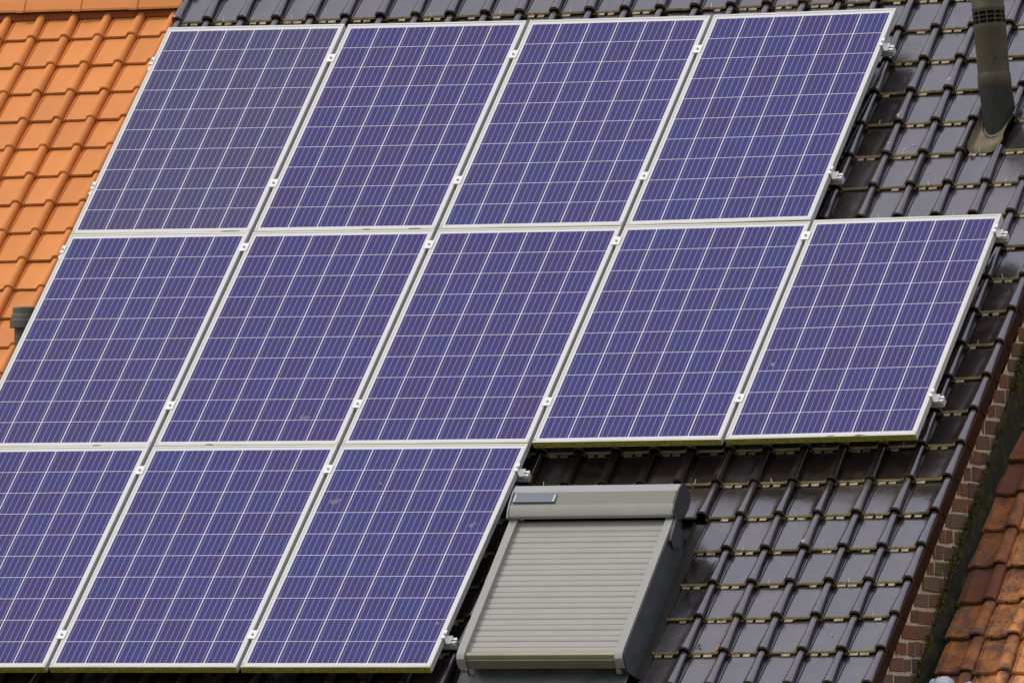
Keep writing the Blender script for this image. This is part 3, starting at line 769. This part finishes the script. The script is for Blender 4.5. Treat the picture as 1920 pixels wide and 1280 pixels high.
slab('bracket', CAP, [(-3.935,.050),(-3.93,-.036),(-4.005,-.080),(-4.073,-.025),(-4.078,.030)], UR+.008, UR+.020)
# feet under the bottom bar
for u in (UL+.045, UR-.05): slab('foot', SIDE, [(-4.90,-.042),(-4.93,-.042),(-4.93,-.070),(-4.90,-.085)], u, u+.022)
# pleated apron
mb = MB(); rings = []; K = 140
for k in range(K+1):
    u = UL-.05+(UR-UL+.02)*k/K; z = .0085*(k % 2)
    rings.append([sfn(u, -4.78, -.140+z), sfn(u, -4.84, -.144+z), sfn(u, -5.13, -.150+z), sfn(u, -5.19, -.168+z)])
mb.loft(rings, 0, closed=False)
mb.build('apron', APR, win, sb)
mb = MB(); mb.box(sfn, UL-.05, UR-.03, -4.835, -4.79, -.139, -.130); mb.build('apron_edge', APRB, win, sb)

# ------------------------------------------------------------------ flue pipe
ax = (Vector((0,0,1)) + Vector((-.095, 0, 0))).normalized()
fb = PD(4.755, -.79, -.16)
flue = empty('flue_pipe', fb, 'olive grey plastic flue pipe with slotted vent band rising from the dark tiles', 'flue pipe')
def lathe(mb, c, axis, prof, n=36, mi=0, caps=True, sx_=None):
    a_ = axis.orthogonal().normalized(); a_ = (Vector((1,0,0)) - axis*axis.x).normalized(); b_ = axis.cross(a_)
    rings = [[c + axis*h + a_*math.cos(2*math.pi*k/n)*R + b_*math.sin(2*math.pi*k/n)*R for k in range(n)] for h, R in prof]
    mb.loft(rings, mi, caps=caps)
mb = MB(); lathe(mb, fb, ax, [(.195,.0815),(.200,.0845),(.262,.0835),(.268,.0800),(.272,.0795),(.340,.0800),(.480,.0812),(.494,.0830),(.504,.0835),(.512,.0815)])
mb.build('pipe', FLUE, flue, fb, smooth=40)
mb = MB(); lathe(mb, fb, ax, [(.512,.069),(.586,.069)]); mb.build('vent_core', BLACK, flue, fb)
mb = MB()
for h in (.512, .533, .554, .577): lathe(mb, fb, ax, [(h,.069),(h,.0822),(h+.0045,.0822),(h+.0045,.069)], caps=False)
a1 = (Vector((1,0,0)) - ax*ax.x).normalized(); b1 = ax.cross(a1)
for k in range(12):
    t = 2*math.pi*(k+.4)/12; d_ = a1*math.cos(t)+b1*math.sin(t); s_ = (a1*-math.sin(t)+b1*math.cos(t))*.0025
    c0, c1 = fb+ax*.512, fb+ax*.581
    mb.add([c0+d_*.069-s_, c0+d_*.069+s_, c0+d_*.0815+s_, c0+d_*.0815-s_, c1+d_*.069-s_, c1+d_*.069+s_, c1+d_*.0815+s_, c1+d_*.0815-s_], [(0,1,5,4),(1,2,6,5),(2,3,7,6),(3,0,4,7)])
mb.build('vent_grille', FLUE, flue, fb)
mb = MB(); lathe(mb, fb, ax, [(.581,.0815),(.586,.0835),(.599,.0835),(.602,.0815),(.80,.0805),(.80,.10),(.83,.105),(.87,.09),(.885,.05)], caps=True)
mb.build('terminal', FLUE, flue, fb, smooth=40)
# cup: vertical sleeve that melts into an oval boot on the slope
mb = MB(); n = 40; rings = []
for s_ in range(13):
    t = s_/12
    ring = []
    for k in range(n):
        an = 2*math.pi*k/n; R = .0885 + .006*(1-t)
        hi = fb + ax*.200 + (a1*math.cos(an)+b1*math.sin(an))*.0830
        # foot ellipse on the roof plane
        ca, sa = math.cos(an), math.sin(an)
        fu = 4.748 + .076*ca; fv = -.712 + (.118 if sa > 0 else .172)*sa*(1-.10*ca*ca)
        lo = PD(fu, fv, -.148)
        if k == 0 or True:
            x = lo.lerp(hi, t**.85)
        ring.append(x)
    rings.append(ring)
mb.loft(rings, 0); cupo = mb.build('boot', CUP, flue, fb, smooth=50)
mb = MB(); rings = []
for rr_, h in ((1.0, .004), (1.05, .010), (1.10, .006), (1.12, .0)):
    rings.append([PD(4.748 + .076*math.cos(a_)*rr_, -.712 + ((.118 if math.sin(a_) > 0 else .172)*math.sin(a_)*(1-.10*math.cos(a_)**2))*rr_, -.150+h) for a_ in [math.radians(200+115*k/(n-1)) for k in range(n)]])
mb.loft(rings, 0, closed=False); mb.build('boot_rim', CUP, flue, fb, smooth=60)
# sandy flexible flashing dressed over one tile
mb = MB(); nu, nv_ = 22, 16; vs = []
for b_ in range(nv_+1):
    for a_ in range(nu+1):
        s_ = a_/nu; t = b_/nv_
        u = 4.640 + .178*s_ + .02*t ; vlow = -.968 - .010*math.sin(math.pi*min(1, s_*1.25)) + (.055*max(0, (s_-.72)/.28)**1.2)
        v = vlow + (.30)*t
        w = -.1535 + .0*t + (.030*max(0, 1-s_/.10)**2) + .028*max(0, (s_-.80)/.20)**1.5 - (.017 if b_ == 0 else 0) + .003*noise.noise(Vector((u*20, v*20, 0)))
        w -= .018*min(1, t*1.3)*0
        w += .020*math.exp(-(((u-4.758)/.09)**2 + ((v+.80)/.12)**2))
        vs.append(PD(u, v - .003*(b_ == 0), w))
fs = [(b_*(nu+1)+a_, b_*(nu+1)+a_+1, (b_+1)*(nu+1)+a_+1, (b_+1)*(nu+1)+a_) for b_ in range(nv_) for a_ in range(nu)]
mb.add(vs, fs); mb.build('flashing', SAND, flue, fb, smooth=60, flip=True)
# screw holes
for an in (math.radians(-62), math.radians(-20)):
    mb = MB(); d_ = a1*math.cos(an)+b1*math.sin(an)*1.0
    c = fb+ax*.335+d_*.0795; mb.tube([c, c+d_*.0022], .0045, 10); mb.build('screw', BLACK, flue, fb)

# ------------------------------------------------------------------ small vent on the orange roof
vt = P(-.0935, -2.170, -.030); vbse = vt - Vector((0, 0, .21))
vent = empty('roof_vent', vbse, 'small stepped grey vent cap on the orange roof, half hidden by a panel', 'roof vent')
Zx = Vector((0,0,1))
mb = MB(); lathe(mb, vt, Zx, [(-.21,.052),(-.10,.050)], 28); mb.build('pipe', VENTM, vent, vbse, smooth=40)
mb = MB(); lathe(mb, vt, Zx, [(-.108,.060),(-.108,.0745),(-.070,.0735),(-.066,.070),(-.066,.0665),(-.040,.0655),(-.036,.063),(-.036,.0600),(-.008,.0590),(-.003,.055),(0,.040)], 28)
mb.build('cap', VENTM, vent, vbse, smooth=35)

# ------------------------------------------------------------------ ground
m = Mat('lawn_and_paving', rough=.95); m.col(m.ramp(m.noise(.15, 6), [(.4, (.05,.07,.025)), (.6, (.10,.11,.06))]))
mb = MB(); g_ = 900; mb.add([(-g_,-g_,0),(g_,-g_,0),(g_,g_,0),(-g_,g_,0)], [(0,1,2,3)])
tag(mb.build('ground', m), kind='structure')

# ------------------------------------------------------------------ small debris caught on the dark tiles
lb_ = dfn(DU(2)-.030, DV(19)+.020, PAN+.004)
mb = MB()
mb.add([lb_+vec(-.012,-.004,.004), lb_+vec(.0,-.018,.010), lb_+vec(.010,.0,.016), lb_+vec(.002,.020,.012), lb_+vec(-.010,.012,.004), lb_+vec(0,0,.002)], [(0,1,5),(1,2,5),(2,3,5),(3,4,5),(4,0,5),(0,4,3,2,1)])
tag(mb.build('dry_leaf', Mat('dry_orange_leaf', (.50,.16,.05), .7), None, lb_), 'tiny curled orange leaf caught against a dark tile roll', 'leaf')
lb_ = dfn(DU(1)+.055, DV(19)+.035, PAN+.003)
mb = MB()
for a_ in (.3, 1.1, 2.4):
    d_ = vec(math.cos(a_), math.sin(a_), .25)*.026; n_ = vec(-math.sin(a_), math.cos(a_), .1)*.006
    mb.add([lb_, lb_+d_*.5+n_, lb_+d_, lb_+d_*.5-n_, lb_+d_*.5+vec(0,0,.004)], [(0,1,4),(1,2,4),(2,3,4),(3,0,4),(0,3,2,1)])
tag(mb.build('green_sprig', Mat('sprig_green', (.04,.10,.03), .7), None, lb_), 'small green sprig lying on a dark tile', 'sprig')

# yellow-green moss cushions along some laps, and pale lichen on a few rolls
YM = Mat('yellow_green_moss', rough=.95, spec=.1); YM.col(YM.ramp(YM.noise(50, 5, .7), [(.35, (.10,.10,.015)), (.55, (.24,.25,.03)), (.7, (.40,.38,.06))])); YM.bump(YM.noise(200, 4), .003, 1)
mb = MB(); rg = random.Random(21)
def tuft(u, v, w, n, R, spread):
    for _ in range(n):
        c = Vector((u+rg.gauss(0, spread), v+rg.gauss(0, .0035), w+rg.uniform(-.004, .003)))
        r_ = R*rg.uniform(.5, 1.2)
        q = [c+Vector((rg.gauss(0, r_), rg.gauss(0, r_*.6), rg.gauss(0, r_*.5))) for _ in range(4)]
        mb.add([dfn(*x) for x in q], [(0,1,2),(0,2,3),(0,3,1),(1,3,2)])
for i in range(-4, 7):
    for j in range(13, 25):
        if -4 <= i <= 0 and 16 <= j <= 21: continue
        near = (i == 1) or (j in (14, 15) and i < 4)
        if rg.random() < (.85 if near else .38):
            tuft(DU(i)-rg.uniform(.05, .15), DV(j)-.002, PAN-.010, rg.randint(12, 40) if near else rg.randint(4, 12), .0045, .020 if near else .010)
for i in range(0, 7):
    for j in range(-2, 12):
        if rg.random() < .30: tuft(DU(i)-rg.uniform(.05, .15), DV(j)-.002, PAN-.010, rg.randint(4, 12), .004, .010)
o = mb.build('moss', YM, roof); o.location = -hb; o['kind'] = 'stuff'
mb = MB()
def rollspot(i, j, t, x, R, seed):
    v0 = DV(j)+.2471*t; r_ = .0175+.013*(1-t)**1.7
    base = PAN-.0185*t+.006*(r_/.0305)+.014*t
    fn = lambda u, v, w: dfn(u, v, base + math.sqrt(max(0, r_*r_-(u-DU(i))**2))*.9 + w)
    blob(mb, fn, DU(i)+x, v0, .0006, R, seed=seed)
rollspot(2, 2, .22, -.004, .011, 31); rollspot(2, 2, .10, -.008, .008, 32); rollspot(1, 3, .12, -.004, .008, 33); rollspot(1, 3, .20, .004, .005, 34)
rollspot(3, 16, .10, -.004, .011, 35); rollspot(1, 4, .25, .004, .007, 36); rollspot(4, 18, .3, 0, .004, 37)
for u, v, R_, sd in ((4.29, -.93, .007, 41), (4.33, -.90, .006, 42), (4.31, -.955, .004, 43), (4.92, -4.56, .005, 44), (4.62, -4.1, .003, 45), (4.47, -1.12, .004, 46)):
    blob(mb, dfn, u, v, PAN-.003, R_, seed=sd)
o = mb.build('lichen', FLOWM, roof); o.location = -hb; o['kind'] = 'stuff'
